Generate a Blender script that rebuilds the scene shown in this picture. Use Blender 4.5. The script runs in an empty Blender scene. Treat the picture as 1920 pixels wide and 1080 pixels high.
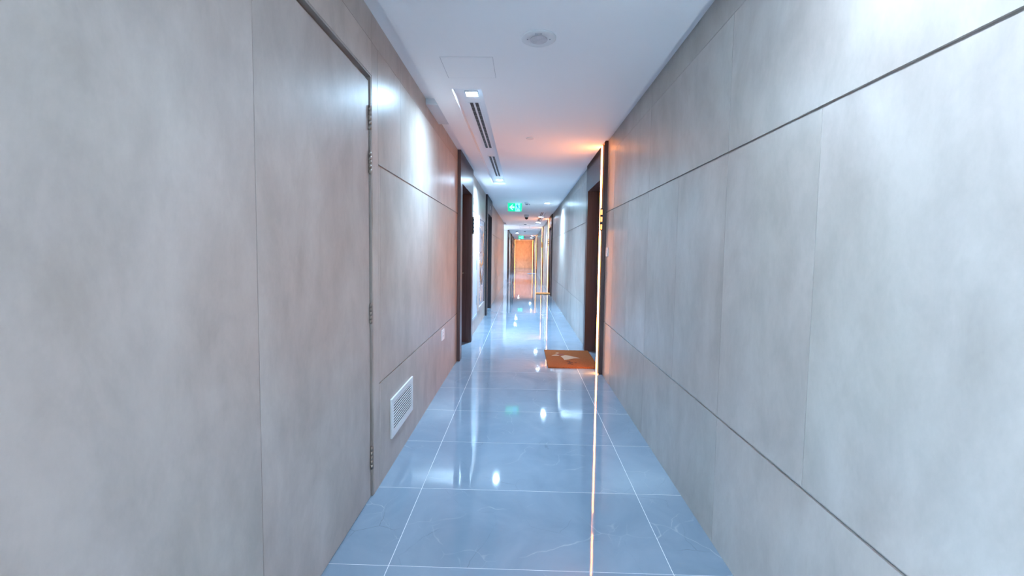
import bpy, bmesh, math, random
from mathutils import Matrix, Vector
random.seed(7)
sc = bpy.context.scene
col = sc.collection
# ------------------------------------------------------------------ camera
CAMH = 1.331
def make_camera():
    a, b, c = [math.radians(v) for v in (3.4041, 1.4411, .7946)]
    Ry = Matrix(((math.cos(b), 0, math.sin(b)), (0, 1, 0), (-math.sin(b), 0, math.cos(b))))
    Rx = Matrix(((1, 0, 0), (0, math.cos(a), math.sin(a)), (0, -math.sin(a), math.cos(a))))
    Rz = Matrix(((math.cos(c), math.sin(c), 0), (-math.sin(c), math.cos(c), 0), (0, 0, 1)))
    R = Rz @ Rx @ Ry
    sw = lambda r: Vector((r[0], r[2], r[1]))
    right, up, fwd = sw(R[0]), sw(R[1]), sw(R[2])
    M = Matrix.Identity(4)
    for i in range(3):
        M[i][0], M[i][1], M[i][2] = right[i], up[i], -fwd[i]
    M[2][3] = CAMH
    cd = bpy.data.cameras.new('camera')
    cd.sensor_width = 36; cd.sensor_fit = 'HORIZONTAL'
    cd.lens = 802.3243 / 1920 * 36
    cd.shift_y = -17.64 / 1920
    cd.clip_start = .02; cd.clip_end = 300
    co = bpy.data.objects.new('camera', cd); col.objects.link(co)
    co.matrix_world = M
    sc.camera = co
make_camera()
# ------------------------------------------------------------------ world and exposure
world = bpy.data.worlds.new('sky'); sc.world = world; world.use_nodes = True
wn = world.node_tree.nodes; wl = world.node_tree.links
bg = wn['Background']
SKY_STRENGTH = 9.5
bg.inputs['Color'].default_value = (.62, .82, 1.0, 1)
bg.inputs['Strength'].default_value = SKY_STRENGTH
vs = sc.view_settings
vs.view_transform = 'Standard'; vs.look = 'None'; vs.gamma = 1; vs.use_curve_mapping = False
vs.exposure = 1.33
try:
    sc.cycles.use_denoising = True
    sc.cycles.max_bounces = 12; sc.cycles.diffuse_bounces = 8; sc.cycles.glossy_bounces = 6
    sc.cycles.sample_clamp_indirect = 6.0
    sc.cycles.caustics_reflective = False
except Exception: pass
LED_STRENGTH = 14.0; LED_COL = (1.0, .34, .09)
LAMP_COL = (.50, .76, 1.0); LAMP_STRENGTH = 150.0; SPOT_W = 110.0

# ------------------------------------------------------------------ dimensions (metres, x right, y along the corridor, z up)
XL, XR = -.796, .898          # faces of the wall panels
CZ, PZ = 2.49, 2.552          # ceiling board, top of the shadow gap
GL, GR = -.69, .825           # edges of the lowered ceiling board
YN, YF = -3.1, 39.0           # ends of the corridor
LOB = (17.6, 21.4)            # side lobby on the left
WIN = (-2.0, -.25)             # window opening on the left, behind the viewer
# ------------------------------------------------------------------ materials
MATS = {}
def nodes(name):
    m = bpy.data.materials.new(name); m.use_nodes = True
    nt = m.node_tree; b = nt.nodes['Principled BSDF']; MATS[name] = m
    return m, nt, b
def plain(name, colr, rough=.5, metal=0, spec=.5, emit=None, es=0, bump=0, bscale=200):
    m, nt, b = nodes(name)
    b.inputs['Base Color'].default_value = (*colr, 1); b.inputs['Roughness'].default_value = rough
    b.inputs['Metallic'].default_value = metal; b.inputs['Specular IOR Level'].default_value = spec
    if emit:
        b.inputs['Emission Color'].default_value = (*emit, 1); b.inputs['Emission Strength'].default_value = es
    if bump:
        n = nt.nodes.new('ShaderNodeTexNoise'); n.inputs['Scale'].default_value = bscale
        g = nt.nodes.new('ShaderNodeNewGeometry'); nt.links.new(g.outputs['Position'], n.inputs['Vector'])
        bp = nt.nodes.new('ShaderNodeBump'); bp.inputs['Strength'].default_value = bump; bp.inputs['Distance'].default_value = .002
        nt.links.new(n.outputs['Fac'], bp.inputs['Height']); nt.links.new(bp.outputs['Normal'], b.inputs['Normal'])
    return m
def add(nt, t, **k):
    n = nt.nodes.new(t)
    for a, v in k.items():
        if a in n.inputs.keys(): n.inputs[a].default_value = v
        else: setattr(n, a, v)
    return n
def noise(nt, vec, scale, detail=4, rough=.55, dist=0):
    n = add(nt, 'ShaderNodeTexNoise'); n.inputs['Scale'].default_value = scale; n.inputs['Detail'].default_value = detail
    n.inputs['Roughness'].default_value = rough; n.inputs['Distortion'].default_value = dist
    nt.links.new(vec, n.inputs['Vector']); return n.outputs['Fac']
def ramp(nt, fac, stops):
    r = add(nt, 'ShaderNodeValToRGB'); e = r.color_ramp.elements
    while len(e) < len(stops): e.new(.5)
    for i, (p, c) in enumerate(stops): e[i].position = p; e[i].color = (*c, 1) if len(c) == 3 else c
    nt.links.new(fac, r.inputs['Fac']); return r.outputs['Color']
def mix(nt, f, a, b, mode='MIX'):
    m = add(nt, 'ShaderNodeMix', data_type='RGBA', blend_type=mode)
    for sock, v in ((m.inputs[0], f), (m.inputs[6], a), (m.inputs[7], b)):
        if isinstance(v, bpy.types.NodeSocket): nt.links.new(v, sock)
        elif isinstance(v, (int, float)): sock.default_value = v
        else: sock.default_value = (*v, 1)
    return m.outputs[2]
def laminate(name, tint=(1, 1, 1), rough=.34, vstretch=.55):
    """stone-effect laminate: cloudy patches, light specks and a faint brushed grain"""
    m, nt, b = nodes(name)
    g = add(nt, 'ShaderNodeNewGeometry')
    oi = add(nt, 'ShaderNodeObjectInfo')
    mp = add(nt, 'ShaderNodeMapping'); mp.inputs['Scale'].default_value = (1, 1, vstretch)
    nt.links.new(g.outputs['Position'], mp.inputs['Vector'])
    # shift the print from panel to panel
    cmb = add(nt, 'ShaderNodeCombineXYZ'); ml = add(nt, 'ShaderNodeMath', operation='MULTIPLY'); ml.inputs[1].default_value = 17
    nt.links.new(oi.outputs['Random'], ml.inputs[0]); nt.links.new(ml.outputs[0], cmb.inputs[0]); nt.links.new(cmb.outputs[0], mp.inputs['Location'])
    v = mp.outputs['Vector']
    t = lambda c: tuple(c[i] * tint[i] for i in range(3))
    big = ramp(nt, noise(nt, v, 2.1, 6, .6, .6), [(.30, t((.345, .322, .306))), (.5, t((.408, .387, .373))), (.70, t((.466, .450, .441)))])
    mid = ramp(nt, noise(nt, v, 7, 5, .62, .3), [(.34, (.885, .885, .88)), (.62, (1.035, 1.035, 1.035))])
    c = mix(nt, 1.0, big, mid, 'MULTIPLY')
    mot = ramp(nt, noise(nt, v, 60, 4, .7), [(.35, (.975, .975, .975)), (.65, (1.015, 1.015, 1.015))])
    c = mix(nt, 1.0, c, mot, 'MULTIPLY')
    hue = ramp(nt, noise(nt, v, 1.3, 2, .5), [(.38, (1.035, 1.0, .985)), (.5, (1, 1, 1)), (.62, (.975, 1.0, .99))])
    c = mix(nt, .9, c, hue, 'MULTIPLY')
    nt.links.new(c, b.inputs['Base Color'])
    b.inputs['Roughness'].default_value = rough
    b.inputs['Specular IOR Level'].default_value = .5
    bp = add(nt, 'ShaderNodeBump'); bp.inputs['Strength'].default_value = .05; bp.inputs['Distance'].default_value = .001
    nt.links.new(noise(nt, v, 160, 3, .6), bp.inputs['Height']); nt.links.new(bp.outputs['Normal'], b.inputs['Normal'])
    return m
def wood(name, dark, light, rough=.32):
    m, nt, b = nodes(name)
    g = add(nt, 'ShaderNodeNewGeometry'); mp = add(nt, 'ShaderNodeMapping'); mp.inputs['Scale'].default_value = (60, 60, 2.2)
    nt.links.new(g.outputs['Position'], mp.inputs['Vector'])
    c = ramp(nt, noise(nt, mp.outputs['Vector'], 1.0, 5, .6, .4), [(.3, dark), (.7, light)])
    nt.links.new(c, b.inputs['Base Color']); b.inputs['Roughness'].default_value = rough
    return m
def porcelain():
    m, nt, b = nodes('polished_tile')
    g = add(nt, 'ShaderNodeNewGeometry'); oi = add(nt, 'ShaderNodeObjectInfo')
    mp = add(nt, 'ShaderNodeMapping'); cmb = add(nt, 'ShaderNodeCombineXYZ'); ml = add(nt, 'ShaderNodeMath', operation='MULTIPLY'); ml.inputs[1].default_value = 23
    nt.links.new(g.outputs['Position'], mp.inputs['Vector']); nt.links.new(oi.outputs['Random'], ml.inputs[0])
    nt.links.new(ml.outputs[0], cmb.inputs[0]); nt.links.new(ml.outputs[0], cmb.inputs[2]); nt.links.new(cmb.outputs[0], mp.inputs['Location'])
    v = mp.outputs['Vector']
    base = ramp(nt, noise(nt, v, 2.6, 6, .6, .8), [(.28, (.19, .265, .35)), (.52, (.225, .305, .395)), (.75, (.255, .335, .43))])
    # thin, nearly straight veins: edges of large distorted cells, broken up by a slow noise
    def crack(scale, wob, width, lo, hi, off):
        ofs = add(nt, 'ShaderNodeVectorMath', operation='ADD'); ofs.inputs[1].default_value = (off, off * .7, 0)
        nt.links.new(v, ofs.inputs[0])
        nz = add(nt, 'ShaderNodeTexNoise'); nz.inputs['Scale'].default_value = 3; nz.inputs['Detail'].default_value = 4
        nt.links.new(ofs.outputs[0], nz.inputs['Vector'])
        sc_ = add(nt, 'ShaderNodeVectorMath', operation='SCALE'); sc_.inputs['Scale'].default_value = wob
        nt.links.new(nz.outputs['Color'], sc_.inputs[0])
        sm = add(nt, 'ShaderNodeVectorMath', operation='ADD'); nt.links.new(ofs.outputs[0], sm.inputs[0]); nt.links.new(sc_.outputs[0], sm.inputs[1])
        vo = add(nt, 'ShaderNodeTexVoronoi', feature='DISTANCE_TO_EDGE'); vo.inputs['Scale'].default_value = scale
        nt.links.new(sm.outputs[0], vo.inputs['Vector'])
        line = ramp(nt, vo.outputs['Distance'], [(0, (1, 1, 1)), (width, (0, 0, 0))])
        gate = ramp(nt, noise(nt, ofs.outputs[0], 3.3, 3, .6), [(lo, (0, 0, 0)), (hi, (1, 1, 1))])
        return mix(nt, 1.0, line, gate, 'MULTIPLY')
    c = mix(nt, crack(1.9, .22, .007, .50, .70, 0), base, (.38, .46, .54))
    c = mix(nt, crack(2.7, .12, .006, .52, .72, 31), c, (.14, .19, .24))
    c = mix(nt, crack(5.1, .20, .010, .57, .70, 57), c, (.38, .46, .54))
    fl = ramp(nt, noise(nt, v, 26, 3, .6, 1.5), [(.68, (0, 0, 0)), (.74, (.4, .4, .4))])
    c = mix(nt, fl, c, (.24, .29, .33))
    nt.links.new(c, b.inputs['Base Color'])
    b.inputs['Roughness'].default_value = .035; b.inputs['IOR'].default_value = 1.62
    bp = add(nt, 'ShaderNodeBump'); bp.inputs['Strength'].default_value = .5; bp.inputs['Distance'].default_value = .0006
    nt.links.new(noise(nt, v, 5.5, 1, .4), bp.inputs['Height']); nt.links.new(bp.outputs['Normal'], b.inputs['Normal'])
    return m
laminate('wall_laminate', (1.17, 1.04, .95)); laminate('cool_laminate', (1.08, 1.05, 1.02)); laminate('door_laminate', (1.13, 1.03, .98), .42)  # same laminate on both walls; warm and cool tints imitate the light there
laminate('end_laminate', (1.75, 1.62, 1.30), .4)
laminate('dark_backing', (.25, .25, .27), .6)
wood('portal_wood', (.056, .034, .034), (.10, .066, .064))
wood('dark_portal_wood', (.022, .021, .028), (.045, .042, .050))
porcelain()
plain('grout', (.72, .78, .84), .5)
plain('ceiling_paint', (.92, .92, .925), .62, spec=.35, bump=.05, bscale=350)
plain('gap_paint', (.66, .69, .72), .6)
plain('reveal_metal', (.40, .38, .37), .38, metal=.9)
plain('reveal_steel', (.62, .64, .66), .3, metal=.95)
plain('door_frame', (.38, .33, .30), .4, metal=.2)
plain('hinge_metal', (.32, .26, .22), .4, metal=.9)
plain('white_plastic', (.80, .81, .83), .35)
plain('white_metal', (.82, .84, .86), .4)
plain('grille_metal', (.72, .74, .76), .38)
plain('shadow_interior', (.03, .03, .035), .8)
plain('black_plastic', (.012, .012, .014), .35)
plain('dark_smoke', (.01, .01, .012), .08)
plain('speaker_white', (.76, .77, .78), .55)
plain('speaker_mesh', (.66, .64, .66), .6)
plain('trough_paint', (.80, .82, .85), .5)
plain('slot_black', (.05, .047, .05), .6)
plain('lamp_glow', (1, 1, 1), .5, emit=LAMP_COL, es=LAMP_STRENGTH)
plain('lamp_rim', (.8, .82, .85), .3)
plain('led_glow', (1, .6, .3), .5, emit=LED_COL, es=LED_STRENGTH)
plain('amber_glow', (1, .5, .2), .4, emit=(1.0, .42, .13), es=.75)
plain('led_profile', (.45, .22, .10), .5)  # orange-brown paints in the glowing edge of the strip
plain('exit_green', (0, .35, .16), .4, emit=(0.0, .42, .16), es=1.0)
plain('exit_white', (.7, 1, 1), .4, emit=(.07, .62, .75), es=1.0)
plain('exit_arrow', (.7, 1, 1), .4, emit=(.18, .60, .72), es=1)
plain('exit_blue', (0, .3, .5), .4, emit=(0, .13, .45), es=.7)
plain('cabinet_white', (.50, .55, .61), .35)
plain('art_frame', (.48, .40, .38), .4)
plain('art_ground', (.42, .46, .55), .10)
plain('art_gold', (.75, .36, .16), .3, metal=.4)
plain('art_dark', (.06, .035, .03), .3)
plain('art_pale', (.80, .84, .90), .2)
plain('sign_grey', (.30, .33, .36), .4)
plain('sign_text', (.62, .66, .70), .4)
plain('mat_print_pale', (.42, .31, .22), .95)
plain('mat_print_red', (.20, .045, .03), .95)
plain('mat_print_dark', (.09, .03, .015), .95)
plain('blue_mat', (.20, .27, .36), .95, bump=.5)
plain('window_metal', (.30, .31, .33), .4, metal=.6)
plain('line_shadow', (.42, .43, .45), .8)
def glass():
    m, nt, b = nodes('clear_glass')
    b.inputs['Transmission Weight'].default_value = 1; b.inputs['Roughness'].default_value = 0; b.inputs['IOR'].default_value = 1.02
    b.inputs['Base Color'].default_value = (.93, .97, 1, 1)
glass()
def coir(name, c1, c2):
    m, nt, b = nodes(name)
    g = add(nt, 'ShaderNodeNewGeometry')
    c = ramp(nt, noise(nt, g.outputs['Position'], 260, 3, .7), [(.3, c1), (.7, c2)])
    nt.links.new(c, b.inputs['Base Color']); b.inputs['Roughness'].default_value = .95; b.inputs['Specular IOR Level'].default_value = .15
coir('coir', (.17, .048, .013), (.34, .115, .035)); coir('tan_coir', (.34, .17, .06), (.50, .28, .11))

# ------------------------------------------------------------------ mesh helpers
class MB:
    def __init__(s): s.v = []; s.f = []
    def box(s, x0, x1, y0, y1, z0, z1):
        n = len(s.v)
        s.v += [(x, y, z) for x in (x0, x1) for y in (y0, y1) for z in (z0, z1)]
        s.f += [tuple(n + i for i in q) for q in ((0, 1, 3, 2), (4, 6, 7, 5), (0, 4, 5, 1), (2, 3, 7, 6), (0, 2, 6, 4), (1, 5, 7, 3))]
        return s
    def prism(s, pts, axis, a0, a1):
        """pts: 2D outline; axis 'x','y','z' = extrusion axis between a0 and a1"""
        n = len(s.v); k = len(pts)
        def P(p, a): return {'x': (a, p[0], p[1]), 'y': (p[0], a, p[1]), 'z': (p[0], p[1], a)}[axis]
        s.v += [P(p, a0) for p in pts] + [P(p, a1) for p in pts]
        s.f.append(tuple(n + i for i in range(k))); s.f.append(tuple(n + k + i for i in reversed(range(k))))
        for i in range(k):
            j = (i + 1) % k; s.f.append((n + i, n + k + i, n + k + j, n + j))
        return s
    def disc(s, cx, cy, r, z0, z1, seg=40, r2=None, axis='z'):
        r2 = r if r2 is None else r2; n = len(s.v)
        def P(a, rr, z):
            u, w = cx + rr * math.cos(a), cy + rr * math.sin(a)
            return {'z': (u, w, z), 'y': (u, z, w), 'x': (z, u, w)}[axis]
        s.v += [P(2 * math.pi * i / seg, r, z0) for i in range(seg)] + [P(2 * math.pi * i / seg, r2, z1) for i in range(seg)]
        s.f.append(tuple(n + i for i in range(seg))); s.f.append(tuple(n + seg + i for i in reversed(range(seg))))
        for i in range(seg):
            j = (i + 1) % seg; s.f.append((n + i, n + seg + i, n + seg + j, n + j))
        return s
    def lathe(s, cx, cy, prof, seg=32):
        n = len(s.v)
        for r, z in prof:
            s.v += [(cx + r * math.cos(2 * math.pi * i / seg), cy + r * math.sin(2 * math.pi * i / seg), z) for i in range(seg)]
        for k in range(len(prof) - 1):
            for i in range(seg):
                j = (i + 1) % seg; a = n + k * seg
                s.f.append((a + i, a + seg + i, a + seg + j, a + j))
        s.f.append(tuple(n + i for i in range(seg))); s.f.append(tuple(n + (len(prof) - 1) * seg + i for i in reversed(range(seg))))
        return s
    def build(s, name, mat, parent=None, bevel=0, smooth=False):
        o0 = Vector(parent.location) if parent is not None else Vector((0, 0, 0))
        p = parent.parent if parent is not None else None
        while p is not None: o0 += Vector(p.location); p = p.parent
        # origin of the object at the centre of its footprint
        if parent is None or name in CENTRED:
            xs = [v[0] for v in s.v]; ys = [v[1] for v in s.v]; zs = [v[2] for v in s.v]
            own = Vector(((min(xs) + max(xs)) / 2, (min(ys) + max(ys)) / 2, min(zs)))
        else: own = o0.copy()
        me = bpy.data.meshes.new(name); me.from_pydata([tuple(Vector(v) - own) for v in s.v], [], s.f)
        bm = bmesh.new(); bm.from_mesh(me); bmesh.ops.recalc_face_normals(bm, faces=bm.faces)
        if bevel: bmesh.ops.bevel(bm, geom=list(bm.edges), offset=bevel, segments=2, affect='EDGES', profile=.5)
        bm.to_mesh(me); bm.free()
        if smooth:
            for p in me.polygons: p.use_smooth = len(p.vertices) <= 4
        me.materials.append(MATS[mat])
        o = bpy.data.objects.new(name, me); col.objects.link(o)
        if parent is not None: o.parent = parent
        o.location = own - o0
        return o
CENTRED = {'tile', 'panel'}
def tag(o, label=None, cat=None, group=None, kind=None):
    for k, v in (('label', label), ('category', cat), ('group', group), ('kind', kind)):
        if v: o[k] = v
    return o
def empty(name, loc, label=None, cat=None, group=None, kind=None):
    o = bpy.data.objects.new(name, None); col.objects.link(o); o.location = loc; o.empty_display_size = .05
    return tag(o, label, cat, group, kind)

# ------------------------------------------------------------------ openings along the two walls
DOOR = (.23, 2.25)
LP = [(5.15, 6.43), (9.0, 10.36), (21.75, 23.03), (27.5, 28.78), (32.0, 33.28), (36.9, 38.18)]
RP = [(4.70, 5.97), (13.25, 14.55), (19.3, 20.6), (28.0, 29.3), (36.6, 37.9)]
JOINT = 14.6   # beyond this the panels are too narrow in the view to be told apart
def solid(side):
    gaps = sorted(([WIN, LOB] + LP) if side == 'L' else RP)
    if side == 'L': gaps = sorted(gaps + [DOOR])
    out = []; y = YN
    for a, b in gaps:
        if a > y: out.append((y, a))
        y = b
    out.append((y, YF)); return out
# ------------------------------------------------------------------ floor
fl = MB().box(-1.45, 1.5, YN - .3, YF + .3, -.12, -.0004).box(-2.8, -1.45, LOB[0] - .3, LOB[1] + .3, -.12, -.0004)
floor = tag(fl.build('floor', 'grout'), 'polished blue-grey tile floor with pale joints running down the corridor', None, None, 'structure')
T0, T1 = -.5508, .6492
J = .0014
tile_shapes = {}
def tile(x0, x1, y0, y1, tilt=True):
    w, d = round(x1 - x0, 4), round(y1 - y0, 4)
    if (w, d) not in tile_shapes:
        o = MB().box(x0, x1, y0, y1, -.008, 0).build('tile', 'polished_tile', floor); tile_shapes[(w, d)] = o.data
        z = o.location.z
    else:
        o = bpy.data.objects.new('tile', tile_shapes[(w, d)]); col.objects.link(o); o.parent = floor
        o.location = ((x0 + x1) / 2 - floor.location.x, (y0 + y1) / 2 - floor.location.y, -.008 - floor.location.z)
    if tilt:
        o.rotation_euler = (random.uniform(-1, 1) * math.radians(.018), random.uniform(-1, 1) * math.radians(.025), 0)
k = -9
while True:
    y0 = 1.7276 + .6 * k; y1 = y0 + .6; k += 1
    if y0 > YF: break
    y1 = min(y1, YF + .1)
    tile(XL - .1, T0 - J, y0 + J, y1 - J); tile(T0 + J, T1 - J, y0 + J, y1 - J); tile(T1 + J, XR + .1, y0 + J, y1 - J)
for i in range(6):
    for jx in range(2):
        tile(-2.7 + jx * .9 + J, -2.7 + (jx + 1) * .9 - J, LOB[0] + i * .62 + J, LOB[0] + (i + 1) * .62 - J, False)
# ------------------------------------------------------------------ ceiling: slab, lowered board with openings for the light troughs
TROUGHS = [(.455, .64, -2.2, 1.3), (-.53, -.312, 3.10, 7.29), (.455, .64, 12.2, 17.1), (-.47, -.27, 22.6, 26.0), (.50, .69, 29.6, 33.6)]  # first trough is unseen, added to carry fill lamps
cb = MB().box(-1.45, 1.5, YN - .3, YF + .3, PZ, PZ + .12).box(-2.8, -1.45, LOB[0] - .3, LOB[1] + .3, CZ, PZ + .12)
ys = sorted({YN - .3, YF + .3, *[t for q in TROUGHS for t in q[2:]]})
for a, b in zip(ys[:-1], ys[1:]):
    tr = [q for q in TROUGHS if q[2] <= a and q[3] >= b]
    if tr: cb.box(GL, tr[0][0], a, b, CZ, PZ).box(tr[0][1], GR, a, b, CZ, PZ)
    else: cb.box(GL, GR, a, b, CZ, PZ)
cb.box(-1.45, GL, LOB[0], LOB[1], CZ, PZ)
ceil = tag(cb.build('ceiling', 'ceiling_paint'), 'smooth off-white plasterboard ceiling with a shadow gap along both walls', None, None, 'structure')
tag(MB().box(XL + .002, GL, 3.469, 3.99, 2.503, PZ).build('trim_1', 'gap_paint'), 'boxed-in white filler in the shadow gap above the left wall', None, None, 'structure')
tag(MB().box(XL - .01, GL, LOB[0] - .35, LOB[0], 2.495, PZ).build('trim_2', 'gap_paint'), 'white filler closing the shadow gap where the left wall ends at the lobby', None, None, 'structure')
# ------------------------------------------------------------------ walls
REV = .010
def wall(side):
    s = -1 if side == 'L' else 1
    X = XL if side == 'L' else XR
    fx = lambda d: X + s * d          # d metres behind the panel face
    def bx(mb, d0, d1, y0, y1, z0, z1): mb.box(min(fx(d0), fx(d1)), max(fx(d0), fx(d1)), y0, y1, z0, z1); return mb
    segs = solid(side)
    back = MB()
    for a, b in segs: bx(back, .011, .34, a, b, -.02, PZ)
    if side == 'L':
        bx(back, .011, .34, DOOR[0], DOOR[1], 2.235, PZ)       # over the double door
        bx(back, .011, .34, WIN[0], WIN[1], 2.3, PZ); bx(back, .011, .34, WIN[0], WIN[1], -.02, .25)
        back.box(-2.8, XL - .34, LOB[0] - .3, LOB[0], -.02, CZ).box(-2.8, XL - .34, LOB[1], LOB[1] + .3, -.02, CZ)   # lobby side walls
        back.box(-2.92, -2.7, LOB[0] - .3, LOB[0] + .3, -.02, CZ).box(-2.92, -2.7, LOB[1] - .3, LOB[1] + .3, -.02, CZ)
        back.box(-2.92, -2.7, LOB[0] + .3, LOB[1] - .3, -.02, 1.1).box(-2.92, -2.7, LOB[0] + .3, LOB[1] - .3, 2.05, CZ)
    nm = 'wall_left' if side == 'L' else 'wall_right'
    w = tag(back.build(nm, 'dark_backing'),
            'left' * (side == 'L') + 'right' * (side == 'R') + ' corridor wall clad in grey stone-effect panels with metal-lined grooves', None, None, 'structure')
    zt = 2.407 if side == 'L' else 2.381
    rl, ru = (.5913, 1.799) if side == 'L' else (.5953, 1.786)
    bands = [(0.0, rl - REV / 2, 1.194, .748), (rl + REV / 2, ru - REV / 2, .597, .748), (ru + REV / 2, zt - .0008, 1.194, .748), (zt + .0008, PZ - .0005, 2.388, .748)]
    if side == 'L':
        bands = [(0.0, rl - REV / 2, 1.2, 2.37), (rl + REV / 2, ru - REV / 2, 1.2, 2.37), (ru + REV / 2, zt - .0008, 1.2, .367), (zt + .0008, PZ - .0005, 2.4, .367)]
    g = .0014
    for a, b in segs:
        a0, b0 = a, b
        if side == 'L' and abs(a - DOOR[1]) < .01:
            # full-height strip beside the door frame
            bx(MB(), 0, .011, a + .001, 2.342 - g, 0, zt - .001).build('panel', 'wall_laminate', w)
            a = 2.342
        cuts_r = []
        for z0, z1, pitch, ph in bands:
            if side == 'L' and a == 2.342 and z0 > 2.3: a_ = a0
            else: a_ = a
            y = a_
            while y < b - 1e-6:
                if y >= JOINT: e = b
                else:
                    kk = math.floor((y - ph) / pitch + 1e-6) + 1
                    e = min(ph + kk * pitch, b)
                    if b - e < .06: e = b
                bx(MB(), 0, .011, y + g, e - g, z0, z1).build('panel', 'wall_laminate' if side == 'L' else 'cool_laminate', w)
                y = e
        for zc in (rl, ru):
            mbr = MB(); bx(mbr, .0075, .0112, a, b, zc - REV / 2, zc + REV / 2)
            mbr.build('reveal_strip', 'reveal_metal' if zc > 1 else 'reveal_steel', w)
    if side == 'L':
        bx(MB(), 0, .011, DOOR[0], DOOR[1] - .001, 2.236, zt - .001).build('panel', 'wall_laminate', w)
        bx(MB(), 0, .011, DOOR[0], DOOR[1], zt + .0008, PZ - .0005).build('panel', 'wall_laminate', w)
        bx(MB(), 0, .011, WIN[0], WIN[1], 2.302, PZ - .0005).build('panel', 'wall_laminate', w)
        MB().box(XL - .35, XL, LOB[1] - .012, LOB[1], 0, CZ).build('corner_cladding', 'gap_paint', w)
        MB().box(XL - .35, XL, LOB[0], LOB[0] + .012, 0, CZ).build('corner_cladding', 'gap_paint', w)
        MB().box(-2.7, XL - .35, LOB[1] - .012, LOB[1], 0, CZ).build('lobby_lining', 'gap_paint', w)
        MB().box(-2.7, XL - .35, LOB[0], LOB[0] + .012, 0, CZ).build('lobby_lining', 'gap_paint', w)
    return w
wall_l = wall('L'); wall_r = wall('R')
we = MB().box(-1.45, 1.5, YF, YF + .25, -.02, PZ)
wall_end = tag(we.build('wall_end', 'end_laminate'), 'tan stone-effect wall closing the far end of the corridor', None, None, 'structure')
for z0, z1 in ((0, .59), (.60, 1.79), (1.80, 2.40), (2.402, 2.49)):
    MB().box(XL, XR, YF - .011, YF, z0, z1).build('panel', 'end_laminate', wall_end)
wb = MB().box(-1.45, XL + .06, YN - .25, YN, -.02, PZ).box(XR - .06, 1.5, YN - .25, YN, -.02, PZ).box(XL + .06, XR - .06, YN - .25, YN, 2.1, PZ).box(.15, XR - .06, YN - .25, YN, 1.0, 2.1).box(XL + .06, XR - .06, YN - .25, YN, -.02, 1.0)
tag(wb.build('wall_back', 'wall_laminate'), 'grey stone-effect wall behind the viewer', None, None, 'structure')
# window on the left behind the viewer and lobby window: frames, mullions and panes
def window(name, x0, x1, y0, y1, z0, z1, n, label):
    root = empty(name, (x0, y0, z0), label, None, None, 'structure')
    f = MB(); t = .045
    f.box(x0, x1, y0, y1, z0, z0 + t).box(x0, x1, y0, y1, z1 - t, z1).box(x0, x1, y0, y0 + t, z0 + t, z1 - t).box(x0, x1, y1 - t, y1, z0 + t, z1 - t)
    f.build('window_frame', 'window_metal', root)
    for i in range(1, n):
        y = y0 + (y1 - y0) * i / n
        MB().box(x0, x1, y - .02, y + .02, z0 + t, z1 - t).build('mullion', 'window_metal', root)
    for i in range(n):
        a, b = y0 + (y1 - y0) * i / n, y0 + (y1 - y0) * (i + 1) / n
        xm = (x0 + x1) / 2
        MB().box(xm - .003, xm + .003, a + .02, b - .02, z0 + t, z1 - t).build('pane', 'clear_glass', root)
window('window_1', XL - .30, XL - .24, WIN[0], WIN[1], .25, 2.3, 2, 'side window of the corridor behind the viewer')
def make_fill_window():  # added window, never in view, brings fill daylight into the near corridor
    root = empty('window_3', (0, YN - .1, 1.0), 'wide window closing the corridor behind the viewer', None, None, 'structure')
    x0, x1, z0, z1 = XL + .06, .15, 1.0, 2.1; t = .045; ya, yb = YN - .13, YN - .07
    f = MB(); f.box(x0, x1, ya, yb, z0, z0 + t).box(x0, x1, ya, yb, z1 - t, z1).box(x0, x0 + t, ya, yb, z0 + t, z1 - t).box(x1 - t, x1, ya, yb, z0 + t, z1 - t)
    f.build('window_frame', 'window_metal', root)
    xm = (x0 + x1) / 2
    MB().box(xm - .025, xm + .025, ya, yb, z0 + t, z1 - t).build('mullion', 'window_metal', root)
    for a, b in ((x0 + .02, xm), (xm, x1 - .02)): MB().box(a, b, YN - .103, YN - .097, z0 + t, z1 - t).build('pane', 'clear_glass', root)
make_fill_window()
window('window_2', -2.82, -2.76, LOB[0] + .3, LOB[1] - .3, 1.1, 2.05, 4, 'tall window at the back of the side lobby')

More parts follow.
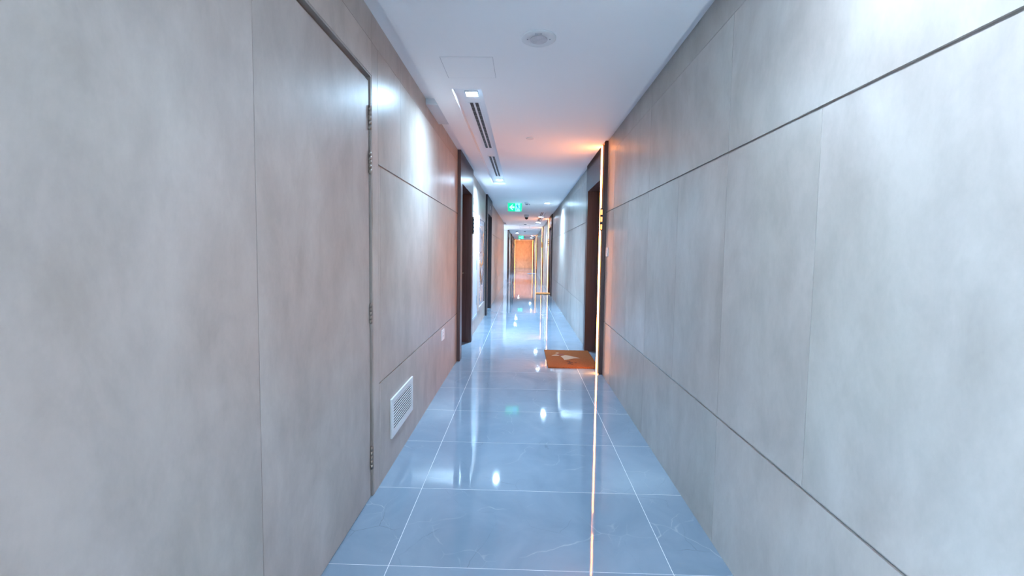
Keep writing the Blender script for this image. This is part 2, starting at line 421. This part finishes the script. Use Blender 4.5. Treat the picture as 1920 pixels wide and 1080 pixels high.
# ------------------------------------------------------------------ double service door near the viewer on the left
def service_door():
    root = empty('door_1', (XL, (DOOR[0] + DOOR[1]) / 2, 0), 'flush double service door in grey stone-effect laminate, nearest on the left', None, None, 'structure')
    y0, y1 = DOOR; zt = 2.236
    d = .042    # depth of the frame's rebate
    fr = MB()
    fr.box(XL - .30, XL - .030, y1 - .028, y1, 0, zt).box(XL - .30, XL - .030, y0, y0 + .028, 0, zt).box(XL - .30, XL - .030, y0 + .028, y1 - .028, zt - .028, zt)
    fr.box(XL - .034, XL - .002, y1 - .010, y1, 0, zt).box(XL - .034, XL - .002, y0, y0 + .010, 0, zt).box(XL - .034, XL - .002, y0 + .010, y1 - .010, zt - .010, zt)
    fr.build('door_frame', 'door_frame', root)
    ym = 1.277
    f0 = XL - .009
    for a, b in ((y0 + .012, ym - .0015), (ym + .0015, y1 - .028)):
        MB().box(f0 - .045, f0, a, b, .006, 2.200).build('door_leaf', 'door_laminate', root, bevel=.0008)
    MB().box(-1.5, -1.2, y0 - .1, y1 + .1, -.02, 2.5).build('closet_back', 'shadow_interior', root)
    for z0, z1 in ((1.957, 2.076), (1.734, 1.846), (.95, 1.054), (.159, .280)):
        h = MB(); yh = y1 - .024
        n = 5
        for i in range(n):
            a = z0 + (z1 - z0) * i / n; b = z0 + (z1 - z0) * (i + 1) / n - .001
            h.disc(XL - .004, yh, .0080, a, b, 14)
        h.disc(XL - .004, yh, .0045, z0 - .004, z1 + .004, 10)
        hn = h.build('hinge', 'hinge_metal', root, smooth=True)
        for k in (.2, .8): MB().disc(yh - .0, z0 + (z1 - z0) * k, .0018, XL + .0025, XL + .0032, 8, axis='x').build('screw', 'hinge_metal', hn)
service_door()

# ------------------------------------------------------------------ apartment door portals
def portal(idx, side, y0, y1, wd, label, led=None, sign=None, op=None):
    s = -1 if side == 'L' else 1
    X = XL if side == 'L' else XR
    F = X - s * .040                     # face of the surround
    B = X + s * .150                     # depth of the recess
    o0, o1 = op or (y0 + .15, y1 - .15)
    zt = 2.172; top = PZ - .001
    def bx(xa, xb, *r): return MB().box(min(xa, xb), max(xa, xb), *r)
    root = empty('door_%d' % idx, (X, (y0 + y1) / 2, 0), label, None, None, 'structure')
    near = bx(F, B, y0, o0, 0, top); near.build('side_panel', wd, root, bevel=.001)
    bx(F, B, o1, y1, 0, top).build('side_panel', wd, root, bevel=.001)
    bx(F, B, o0, o1, zt, top).build('lintel', wd, root, bevel=.001)
    # the inner frame, stepped back
    fr = MB()
    for r in ((o0, o0 + .035, 0, zt), (o1 - .035, o1, 0, zt), (o0 + .035, o1 - .035, zt - .035, zt)):
        xa, xb = X + s * .10, X + s * .149; fr.box(min(xa, xb), max(xa, xb), *r)
    fr.build('door_frame', wd, root)
    leaf = bx(X + s * .118, X + s * .160, o0 + .035, o1 - .035, .005, zt - .035).build('door_leaf', wd, root)
    bx(X + s * .160, X + s * .33, y0, y1, -.02, top).build('wall_backing', 'shadow_interior', root)
    hy = o0 + .11 if s > 0 else o1 - .11
    hd = MB(); xa = X + s * .072
    hd.box(min(X + s * .118, X + s * .112), max(X + s * .118, X + s * .112), hy - .022, hy + .022, .90, 1.12)
    hd.disc(hy, 1.03, .009, min(xa, X + s * .112), max(xa, X + s * .112), 12, axis='x')
    hd.box(min(xa, xa + s * .014), max(xa, xa + s * .014), hy - .01, hy + .12, 1.022, 1.038)
    hd.build('door_handle', 'hinge_metal', leaf)
    th = bx(X - s * .002, X + s * .118, o0, o1, 0, .0015).build('threshold', 'polished_tile', root)
    if led:
        ly = led
        p = bx(F - s * .0005, F - s * .0045, ly - .014, ly + .060, .01, 2.505).build('led_profile', 'led_profile', root)
        bx(F - s * .0045, F - s * .021, ly - .013, ly + .055, .012, 2.50).build('led_strip', 'led_glow', root)
        bx(F - s * .0005, F - s * .016, ly - .0160, ly - .0142, .01, 2.505).build('led_lip', 'led_profile', p)  # lip added to shield the near wall from the strip
    return root, F, s
names = {('L', 0): 'dark brown wooden door surround, first on the left wall', ('L', 1): 'charcoal wooden door surround with a small white mark, beyond the framed artwork'}
def number_sign(side, y, F, s, label):
    """dark blade sign with cut-out openings fixed over the edge of the surround"""
    root = empty('number_sign', (F, y, 1.594), label, 'sign', 'number signs on the door surrounds')
    z0, z1 = 1.594, 1.826
    x0, x1 = (F - s * .000, F - s * .031)
    ya, yb = y - .030, y - .019
    a, b = min(x0, x1), max(x0, x1)
    fr = MB()
    zs = [z0 - .004, z0 + .006, z0 + .062, z0 + .090, z0 + .144, z0 + .166, z0 + .222, z1 + .006]
    fr.box(a, a + .0045, ya, yb, z0, z1).box(b - .0045, b, ya, yb, z0, z1)
    for i in range(0, 8, 2): fr.box(a + .0045, b - .0045, ya, yb, zs[i], zs[i + 1])
    fr.build('plate', 'black_plastic', root)
    MB().box(a + .0045, b - .0045, yb - .004, yb, z0, z1).build('lit_window', 'amber_glow', root)  # glowing pane added to imitate dimmed strip light in the openings
    MB().box(a + .002, b - .002, yb, y - .0162, z0 + .07, z0 + .085).build('bracket', 'black_plastic', root)
for i, (a, b) in enumerate(RP):
    led = {0: a + .022, 1: b - .085, 2: a + .022, 3: a + .022, 4: b - .085}[i]
    lab = ['dark brown wooden door surround with a glowing orange light strip, nearest on the right',
           'brown door surround with an orange light strip, second on the right, above the tan mat',
           'brown door surround with an orange light strip, third on the right',
           'brown door surround with an orange light strip, fourth on the right',
           'brown door surround with an orange light strip, last on the right before the end wall'][i]
    root, F, s = portal(2 + i, 'R', a, b, 'portal_wood', lab, led, op=(a + .17, b - .14) if i == 0 else None)
    if i < 3: number_sign('R', led, F, s, ['dark slotted number sign across the orange light strip nearest on the right',
                                   'dark slotted number sign across the second orange light strip on the right',
                                   'dark slotted number sign across the third orange strip on the right'][i])
for i, (a, b) in enumerate(LP):
    lab = ['dark brown wooden door surround nearest on the left wall',
           'charcoal door surround with a small white mark over the door, beyond the framed artwork',
           'dark door surround on the left just beyond the pale lobby corner',
           'dark door surround, second beyond the lobby on the left', 'dark door surround, third beyond the lobby on the left',
           'door surround with an orange light strip, last on the left before the end wall'][i]
    root, F, s = portal(7 + i, 'L', a, b, 'dark_portal_wood' if i in (1, 3) else 'portal_wood', lab, led=(b - .085 if i == 5 else None))
    if i == 1: MB().box(F, F + .003, 9.66, 9.74, 2.30, 2.38).build('number_mark', 'white_plastic', root)
# blade sign on the far edge of the first left surround
r = empty('number_sign', (XL + .04, 6.34, 1.61), 'small black number sign edge-on on the first door surround on the left', 'sign', 'number signs on the door surrounds')
MB().box(XL + .04, XL + .044, 6.30, 6.40, 1.609, 1.853).build('plate', 'black_plastic', r)
MB().box(XL + .044, XL + .062, 6.325, 6.337, 1.609, 1.853).build('blade', 'black_plastic', r)
for i in range(4): MB().box(XL + .062, XL + .067, 6.325, 6.337, 1.635 + i * .055, 1.66 + i * .055).build('numeral_edge', 'black_plastic', r)

# ------------------------------------------------------------------ small things on the walls
def vent():
    y0, y1, z0, z1 = 2.54, 3.04, .183, .429
    r = empty('vent_grille', (XL, (y0 + y1) / 2, z0), 'white louvred vent grille low on the left wall beside the service door', 'vent')
    b = .035; x1 = XL + .011
    fr = MB(); fr.box(XL, x1, y0, y1, z0, z0 + b).box(XL, x1, y0, y1, z1 - b, z1).box(XL, x1, y0, y0 + b, z0 + b, z1 - b).box(XL, x1, y1 - b, y1, z0 + b, z1 - b)
    fr.build('frame', 'grille_metal', r, bevel=0.001)
    MB().box(XL, XL + .001, y0 + b, y1 - b, z0 + b, z1 - b).build('backing', 'shadow_interior', r)
    n = 10; h = (z1 - z0 - 2 * b) / n
    for i in range(n):
        zb = z0 + b + i * h
        MB().prism([(XL + .0065, zb + h * .58), (XL + .0080, zb + h * .64), (XL + .0105, zb + h * .58), (XL + .0107, zb + h * .28), (XL + .0095, zb + h * .25)], 'y', y0 + b, y1 - b).build('slat', 'grille_metal', r)
vent()
def plate(name, X, s, y0, y1, z0, z1, label, cat, kind_):
    r = empty(name, (X, (y0 + y1) / 2, z0), label, cat)
    xa, xb = X, X - s * .009
    MB().box(min(xa, xb), max(xa, xb), y0, y1, z0, z1).build('face_plate', 'white_plastic', r, bevel=.0025)
    ym, zm = (y0 + y1) / 2, (z0 + z1) / 2
    xc = X - s * .0122
    if kind_ == 'socket':
        for dy, dz in ((0, .022), (-.014, -.012), (.014, -.012)):
            xs0 = X - s * .0094
            MB().box(min(xb, xs0), max(xb, xs0), ym + dy - .004, ym + dy + .004, zm + dz - .005, zm + dz + .005).build('pin_hole', 'shadow_interior', r)
    else:
        MB().box(min(xb, xc), max(xb, xc), ym - .018, ym + .018, zm - .020, zm + .020).build('rocker', 'white_plastic', r)
plate('wall_socket', XL, -1, 4.165, 4.295, .453, .558, 'white wall socket below the lower groove on the left wall', 'socket', 'socket')
plate('wall_switch', XR, 1, 4.545, 4.655, 1.31, 1.405, 'white switch plate on the right wall beside the orange light strip', 'switch', 'switch')
# riser cabinet beyond the first left surround
def cabinet():
    r = empty('riser_cabinet', (XL, 6.95, .25), 'pale blue-white service cabinet door between the brown surround and the framed artwork', 'cabinet')
    y0, y1, z0, z1 = 6.52, 7.34, .245, 2.02
    f = MB(); f.box(XL, XL + .012, y0, y1, z0, z0 + .04).box(XL, XL + .012, y0, y1, z1 - .04, z1).box(XL, XL + .012, y0, y0 + .04, z0 + .04, z1 - .04).box(XL, XL + .012, y1 - .04, y1, z0 + .04, z1 - .04)
    f.build('frame', 'cabinet_white', r)
    dd = MB().box(XL, XL + .006, y0 + .044, y1 - .044, z0 + .044, z1 - .044).build('door', 'cabinet_white', r)
    for z in (.52, 1.12, 1.72):
        MB().box(XL + .006, XL + .013, y1 - .075, y1 - .05, z - .08, z + .08).build('hinge', 'sign_grey', dd)
    MB().disc(y0 + .12, 1.15, .018, XL + .006, XL + .014, 16, axis='x').build('lock', 'sign_grey', dd)
cabinet()
r = empty('notice_sign', (XL, 6.92, 2.1), 'small grey lettered sign above the pale service cabinet', 'sign')
MB().box(XL, XL + .005, 6.80, 7.06, 2.095, 2.195).build('plate', 'sign_grey', r)
for i in range(4): MB().box(XL + .005, XL + .0062, 6.83, 7.03, 2.107 + i * .022, 2.116 + i * .022).build('text_line', 'sign_text', r)
# framed artwork
def artwork():
    y0, y1, z0, z1 = 7.50, 8.62, .305, 1.985
    r = empty('framed_artwork', (XL, (y0 + y1) / 2, z0), 'tall framed artwork of gold branches on pale blue, beside the charcoal surround', 'artwork')
    f = MB(); t = .05; x1 = XL + .024
    f.box(XL, x1, y0, y1, z0, z0 + t).box(XL, x1, y0, y1, z1 - t, z1).box(XL, x1, y0, y0 + t, z0 + t, z1 - t)
    f.build('frame', 'art_frame', r)
    MB().box(XL, x1, y1 - .02, y1, z0 + t, z1 - t).build('frame_edge', 'art_dark', r)
    MB().box(XL, XL + .012, y0 + t, y1 - .02, z0 + t, z1 - t).build('ground', 'art_ground', r)
    xs = XL + .012
    def branch(pts, w, mat, nm, h=.003):
        m = MB()
        for (a, b), (c, d) in zip(pts[:-1], pts[1:]):
            L = math.hypot(c - a, d - b) or 1; nx, nz = -(d - b) / L * w / 2, (c - a) / L * w / 2
            m.prism([(a + nx, b + nz), (a - nx, b - nz), (c - nx, d - nz), (c + nx, d + nz)], 'x', xs, xs + h)
        m.build(nm, mat, r)
    branch([(8.42, 1.72), (8.36, 1.45), (8.40, 1.25), (8.33, 1.10)], .10, 'art_gold', 'branch')
    branch([(8.50, 1.30), (8.2, 1.12), (7.95, 1.08), (7.78, 1.18), (7.64, 1.06)], .05, 'art_gold', 'branch')
    branch([(7.66, 1.05), (7.80, .90), (8.05, .62), (7.95, .42)], .035, 'art_gold', 'branch')
    branch([(7.80, 1.02), (8.10, .78)], .13, 'art_dark', 'branch'); branch([(8.45, .98), (8.18, .74)], .06, 'art_dark', 'branch')
    branch([(7.70, 1.74), (8.05, 1.60), (8.50, 1.66)], .012, 'art_dark', 'twig'); branch([(7.72, 1.32), (8.1, 1.36)], .012, 'art_dark', 'twig')
    m = MB().prism([(7.60, 1.80), (8.55, 1.86), (8.52, 1.70), (7.90, 1.76)], 'x', xs, xs + .002); m.build('pink_patch', 'art_frame', r)
    for k in range(9):
        y, z = 7.64 + .02 * (k % 3), .62 + .055 * k * (1 if k < 5 else 1.6)
        MB().disc(y, z, .014, xs, xs + .003, 8, axis='x').build('blossom', 'art_pale', r)
artwork()

# ------------------------------------------------------------------ ceiling things
def ring(mb, cx, cy, r0, r1, z0, z1, seg=48):
    n = len(mb.v)
    for r_, z in ((r0, z0), (r1, z0), (r1, z1), (r0, z1)):
        mb.v += [(cx + r_ * math.cos(2 * math.pi * i / seg), cy + r_ * math.sin(2 * math.pi * i / seg), z) for i in range(seg)]
    for q in range(4):
        for i in range(seg):
            j = (i + 1) % seg; a, b = n + q * seg, n + (q + 1) % 4 * seg
            mb.f.append((a + i, a + j, b + j, b + i))
    return mb
def speaker():
    cx, cy, R = .066, 2.383, .094
    r = empty('ceiling_speaker', (cx, cy, CZ), 'round off-white ceiling speaker with a perforated centre', 'speaker')
    p = MB(); p.lathe(cx, cy, [(R, CZ), (R, CZ - .003), (R - .006, CZ - .007), (.05, CZ - .009), (.048, CZ - .006)], 64); p.build('cover', 'speaker_white', r, smooth=True)
    g = MB()
    for k in range(6): ring(g, cx, cy, .003 + k * .0075, .0085 + k * .0075, CZ - .0115, CZ - .0092)
    tag(g.build('mesh_rings', 'speaker_mesh', r, smooth=False))
    MB().disc(cx, cy, .0475, CZ - .0095, CZ - .009, 48).build('mesh_backing', 'speaker_mesh', r)
    for dx in (-.06, .06): MB().disc(cx + dx, cy - .004, .0042, CZ - .0095, CZ - .0075, 14).build('screw', 'sign_grey', r)
    lg = MB()   # the small printed mark: a run of blocks and a dot
    for i, w in enumerate((.006, .004, .005)): lg.box(cx - .020 + i * .0085, cx - .020 + i * .0085 + w, cy - .066, cy - .058, CZ - .0094, CZ - .0084)
    lg.disc(cx + .010, cy - .062, .0048, CZ - .0094, CZ - .0084, 12)
    lg.build('printed_mark', 'sign_grey', r)
speaker()
tag(MB().lathe(.053, 4.39, [(.040, CZ), (.040, CZ - .004), (.034, CZ - .008), (.0, CZ - .009)][:3], 32).build('sprinkler_cover', 'speaker_white'), 'small flat round sprinkler cover in the ceiling beyond the speaker', 'sprinkler cover')
hr = empty('access_hatch', (-.355, 2.76, CZ), 'square flush access hatch in the ceiling nearer than the light trough', 'hatch')
x0, x1, y0, y1 = -.515, -.198, 2.605, 2.91
MB().box(x0 + .003, x1 - .003, y0 + .003, y1 - .003, CZ - .0012, CZ).build('panel', 'ceiling_paint', hr)
f = MB(); f.box(x0, x1, y0, y0 + .002, CZ - .0005, CZ).box(x0, x1, y1 - .002, y1, CZ - .0005, CZ).box(x0, x0 + .002, y0 + .002, y1 - .002, CZ - .0005, CZ).box(x1 - .002, x1, y0 + .002, y1 - .002, CZ - .0005, CZ)
f.build('joint', 'line_shadow', hr)
# light troughs
def lamp(cx, cy, zc, w, label, group, beams=((115, .9, 1.0),), rnd=False, colr=LAMP_COL):
    r = empty('ceiling_light', (cx, cy, zc), label, 'light', group)
    if rnd:
        m = ring(MB(), cx, cy, w / 2, w / 2 + .012, zc - .004, zc, 32); m.build('rim', 'lamp_rim', r)
        MB().disc(cx, cy, w / 2, zc - .003, zc - .001, 32).build('lens', 'lamp_glow', r)
    else:
        m = MB(); t = .008; h = w / 2
        m.box(cx - h - t, cx + h + t, cy - h - t, cy - h, zc - .012, zc).box(cx - h - t, cx + h + t, cy + h, cy + h + t, zc - .012, zc)
        m.box(cx - h - t, cx - h, cy - h, cy + h, zc - .012, zc).box(cx + h, cx + h + t, cy - h, cy + h, zc - .012, zc)
        m.build('rim', 'lamp_rim', r)
        MB().box(cx - h, cx + h, cy - h, cy + h, zc - .009, zc - .002).build('lens', 'lamp_glow', r)
    for ang, bl, kw in beams:
        ld = bpy.data.lights.new('lamp_beam', 'SPOT'); ld.energy = SPOT_W * kw; ld.color = colr
        ld.spot_size = math.radians(ang); ld.spot_blend = bl; ld.shadow_soft_size = .03
        lo = bpy.data.objects.new('lamp_beam', ld); col.objects.link(lo); lo.parent = r; lo.location = (0, 0, -.02)
    return r
tl = ['light trough above and behind the viewer, outside the photograph', 'long recessed light trough on the left of the near ceiling', 'recessed light trough on the right of the ceiling, left of the second orange strip',
      'far recessed light trough on the left of the ceiling beyond the lobby', 'farthest recessed light trough on the right of the ceiling']
troughs = []
for i, (x0, x1, y0, y1) in enumerate(TROUGHS):
    r = empty('light_trough', ((x0 + x1) / 2, (y0 + y1) / 2, CZ), tl[i], 'light trough', 'light troughs along the ceiling')
    z = CZ + .045
    MB().box(x0, x1, y0, y1, z, z + .006).build('back_panel', 'trough_paint', r)
    w = MB(); w.box(x0, x0 + .003, y0, y1, CZ, z).box(x1 - .003, x1, y0, y1, CZ, z).box(x0 + .003, x1 - .003, y0, y0 + .003, CZ, z).box(x0 + .003, x1 - .003, y1 - .003, y1, CZ, z)
    w.build('side_flange', 'trough_paint', r)
ZT = CZ + .045
def diffuser(x, y0, y1, label):
    r = empty('air_diffuser', (x, (y0 + y1) / 2, ZT), label, 'air vent', 'slot air diffusers in the light troughs')
    b = MB().box(x - .048, x + .048, y0, y1, ZT - .004, ZT).build('frame', 'trough_paint', r)
    for dx in (-.021, .021):
        s_ = MB().box(x + dx - .0125, x + dx + .0125, y0 + .012, y1 - .012, ZT - .0062, ZT - .004).build('slot', 'slot_black', r)
        n = max(2, int((y1 - y0) / .1))
        m = MB()
        for k in range(1, n): yy = y0 + (y1 - y0) * k / n; m.box(x + dx - .0125, x + dx + .0125, yy - .002, yy + .002, ZT - .0072, ZT - .0062)
        tag(m.build('deflector', 'sign_grey', s_), kind='stuff')
diffuser(-.412, 3.49, 4.98, 'longer twin-slot air diffuser just beyond the nearest ceiling light')
diffuser(-.409, 5.40, 6.78, 'shorter twin-slot air diffuser leading to the second ceiling light')
diffuser(.545, 12.35, 13.75, 'twin-slot air diffuser in the right trough, nearer of its two')
diffuser(.550, 14.5, 16.0, 'twin-slot air diffuser in the right trough, farther of its two')
diffuser(-.37, 23.5, 24.8, 'twin-slot air diffuser in the far left trough')
G = 'white lights in the ceiling troughs'
lamp(.548, -2.0, ZT, .085, 'square white light behind the viewer', G, beams=((115, .9, .4),), colr=(1.0, .86, .76))  # out-of-view lamp added as warm fill
lamp(.548, .95, ZT, .085, 'square white light above the viewer', G, beams=((150, 1, .19),), colr=(.93, .93, 1.0))  # out-of-view lamp added to brighten the near walls
lamp(-.405, 3.30, ZT, .085, 'bright square white light at the near end of the left trough', G, beams=((94, 1, .40), (160, 1, .42)), colr=(.44, .72, 1.0))
lamp(-.405, 7.08, ZT, .085, 'bright white light at the far end of the left trough', G, beams=((100, 1, 1.6), (160, 1, 1.1)))
lamp(.548, 14.15, ZT, .095, 'white light between the two diffusers of the right trough', G, beams=((100, 1, 1.6),), colr=(.72, .85, 1.0))
lamp(.548, 16.65, ZT, .11, 'white light at the far end of the right trough', G, beams=((100, 1, 1.4),), colr=(.72, .85, 1.0))
lamp(-.37, 23.0, ZT, .10, 'white light at the near end of the far left trough', G, beams=((100, 1, 2.5),))
lamp(-.37, 25.4, ZT, .11, 'white light at the far end of the far left trough', G, beams=((100, 1, 2.5),))
lamp(.595, 33.0, ZT, .12, 'white light at the far end of the farthest right trough', G, beams=((100, 1, 2.5),))
G2 = 'round downlights'
lamp(.536, 9.96, CZ, .10, 'round white downlight in the ceiling right of the green exit sign', G2, rnd=True, beams=((100, 1, 1.2), (160, 1, 1.2)))
lamp(.59, 28.6, CZ, .10, 'small round downlight far away on the right, near the second exit sign', G2, rnd=True, beams=((100, 1, 2.5),))
lamp(-.36, 37.0, CZ, .10, 'farthest small downlight, left, just before the end wall', G2, rnd=True)
# detectors and camera
r = empty('smoke_detector', (.067, 9.85, CZ), 'small white smoke detector right of the green exit sign', 'detector')
MB().lathe(.067, 9.85, [(.055, CZ), (.055, CZ - .012), (.046, CZ - .03), (.04, CZ - .034)], 28).build('base', 'speaker_white', r, smooth=True)
MB().lathe(.067, 9.85, [(.034, CZ - .034), (.034, CZ - .05), (.022, CZ - .058)], 24).build('sensor', 'sign_grey', r, smooth=True)
MB().box(.115, .135, 9.84, 9.86, CZ - .052, CZ - .040).build('indicator', 'sign_grey', r)
r = empty('dome_camera', (.085, 13.0, CZ), 'black dome security camera hanging below the ceiling beyond the exit sign', 'camera')
MB().lathe(.085, 13.0, [(.075, CZ), (.075, CZ - .03), (.058, CZ - .075), (.05, CZ - .08)], 28).build('housing', 'speaker_white', r, smooth=True)
pr_ = [(.052 * math.cos(a), CZ - .085 - .055 * math.sin(a)) for a in [math.radians(t) for t in (0, 15, 30, 45, 60, 75, 86)]]
MB().lathe(.085, 13.0, [(.052, CZ - .078)] + pr_, 28).build('dome', 'dark_smoke', r, smooth=True)
r = empty('access_hatch', (.07, 18.9, CZ), 'rectangular access hatch outline in the bright ceiling over the lobby', 'hatch')
f = MB(); x0, x1, y0, y1 = -.16, .27, 17.9, 19.9
f.box(x0, x1, y0, y0 + .06, CZ - .003, CZ).box(x0, x1, y1 - .06, y1, CZ - .003, CZ).box(x0, x0 + .008, y0 + .06, y1 - .06, CZ - .003, CZ).box(x1 - .008, x1, y0 + .06, y1 - .06, CZ - .003, CZ)
f.build('joint', 'line_shadow', r)
MB().box(x0 + .012, x1 - .012, y0 + .064, y1 - .064, CZ - .0015, CZ).build('panel', 'ceiling_paint', r)
for k, (yy, lab) in enumerate(((17.1, 'tiny ceiling detector just before the lobby hatch'), (22.4, 'tiny ceiling detector just beyond the lobby hatch'), (30.5, 'tiny ceiling detector near the far exit sign'))):
    tag(MB().lathe(.07, yy, [(.055, CZ), (.055, CZ - .015), (.035, CZ - .035)], 20).build('smoke_detector', 'sign_grey'), lab, 'detector', 'far ceiling detectors')
# exit signs
def exit_sign(cx, cy, w, h, drop, label):
    r = empty('exit_sign', (cx, cy, CZ), label, 'exit sign', 'green exit signs')
    z1 = CZ - drop; z0 = z1 - h
    MB().box(cx - w / 2 - .03, cx + w / 2 + .03, cy - .03, cy + .03, z1, CZ).build('housing', 'white_metal', r, bevel=.002)
    MB().prism([(cx - w / 2, z1), (cx + w / 2, z1), (cx + w / 2 - .008, z0), (cx - w / 2 + .008, z0)], 'y', cy - .006, cy + .006).build('panel', 'exit_green', r)
    q = w / .32; f0 = cy - .006
    P = lambda pts: [(cx + a * q, z0 + h / 2 + b * q) for a, b in pts]
    Pf = lambda pts: P([(.065 + (a - .062) * 1.12, b * 1.12 + .008) for a, b in pts])
    MB().prism(P([(-.125, 0), (-.06, .060), (-.037, .060), (-.075, .018), (-.01, .018), (-.01, -.018), (-.075, -.018), (-.037, -.060), (-.06, -.060)]), 'y', f0 - .002, f0).build('arrow', 'exit_arrow', r)
    d = MB().prism(P([(.012, .088), (.118, .088), (.118, -.088), (.012, -.088)]), 'y', f0 - .002, f0).build('doorway', 'exit_white', r)
    fg = MB(); g0, g1 = f0 - .004, f0 - .002
    hx, hz = Pf([(.052, .054)])[0]
    fg.disc(hx, hz, .013 * q, g0, g1, 14, axis='y')
    for pts in ([(.040, .036), (.062, .040), (.080, -.008), (.056, -.014)], [(.040, .036), (.016, .012), (.022, .004), (.046, .022)],
                [(.060, .034), (.086, .024), (.100, .038), (.106, .030), (.088, .010), (.062, .020)],
                [(.056, -.012), (.070, -.014), (.050, -.044), (.030, -.078), (.018, -.074), (.036, -.040)],
                [(.066, -.008), (.080, -.006), (.100, -.034), (.116, -.036), (.116, -.048), (.092, -.048)]):
        fg.prism(Pf(pts), 'y', g0, g1)
    fg.build('running_figure', 'exit_blue', d)
exit_sign(-.207, 9.93, .325, .185, .012, 'green illuminated exit sign with a left arrow and running figure, nearer one')
exit_sign(-.15, 28.0, .33, .20, .02, 'green illuminated exit sign far down the corridor')

# ------------------------------------------------------------------ doormats
def mat(x0, x1, y0, y1, t, matname, label, group, n=(90, 60)):
    r = empty('doormat', ((x0 + x1) / 2, (y0 + y1) / 2, 0), label, 'doormat', group)
    m = MB(); nx, ny = n; rnd = random.Random(3)
    for j in range(ny + 1):
        for i in range(nx + 1):
            e = min(i, j, nx - i, ny - j)
            z = t + rnd.uniform(-.0012, .0012) - (.004 if e == 0 else 0)
            m.v.append((x0 + (x1 - x0) * i / nx + (rnd.uniform(-.002, .002) if e == 0 else 0), y0 + (y1 - y0) * j / ny + (rnd.uniform(-.002, .002) if e == 0 else 0), z))
    W = nx + 1
    for j in range(ny):
        for i in range(nx): m.f.append((j * W + i, j * W + i + 1, (j + 1) * W + i + 1, (j + 1) * W + i))
    border = [i for i in range(W)] + [j * W + nx for j in range(1, ny + 1)] + [ny * W + i for i in range(nx - 1, -1, -1)] + [j * W for j in range(ny - 1, 0, -1)]
    b0 = len(m.v)
    for q in border: v = m.v[q]; m.v.append((v[0], v[1], .001))
    L = len(border)
    for k in range(L): m.f.append((border[k], border[(k + 1) % L], b0 + (k + 1) % L, b0 + k))
    m.f.append(tuple(b0 + k for k in range(L)))
    m.build('pile', matname, r)
    return r
r = mat(.310, .905, 4.93, 5.815, .017, 'coir', 'rust-brown coir doormat with a pale printed shape at the orange-lit door', 'doormats along the right wall')
z = .0185
MB().prism([(.50, 5.44), (.565, 5.50), (.62, 5.47), (.74, 5.35), (.66, 5.34), (.58, 5.27), (.53, 5.25), (.52, 5.36)], 'z', z, z + .001).build('printed_shape', 'mat_print_pale', r)
MB().prism([(.385, 5.46), (.42, 5.51), (.455, 5.53), (.49, 5.47), (.44, 5.46)], 'z', z, z + .001).build('printed_shape', 'mat_print_pale', r)
MB().prism([(.455, 5.53), (.50, 5.56), (.56, 5.55), (.545, 5.50), (.50, 5.485)], 'z', z, z + .001).build('printed_shape', 'mat_print_red', r)
MB().prism([(.44, 5.60), (.47, 5.64), (.50, 5.62), (.47, 5.58)], 'z', z, z + .001).build('printed_shape', 'mat_print_pale', r)
for cx, cy, rr in ((.575, 5.185, .020), (.60, 5.13, .023), (.575, 5.08, .020), (.605, 5.05, .014), (.655, 5.12, .014)):
    ring(MB(), cx, cy, rr * .6, rr * 1.1, z, z + .001, 16).build('printed_curl', 'mat_print_dark', r)
mat(.44, .90, 13.9, 14.35, .03, 'tan_coir', 'tan doormat at the second orange-lit door on the right', 'doormats along the right wall', (30, 16))
mat(.30, .88, 27.6, 28.3, .02, 'blue_mat', 'thin blue-grey doormat at a far door on the right', 'doormats along the right wall', (20, 10))
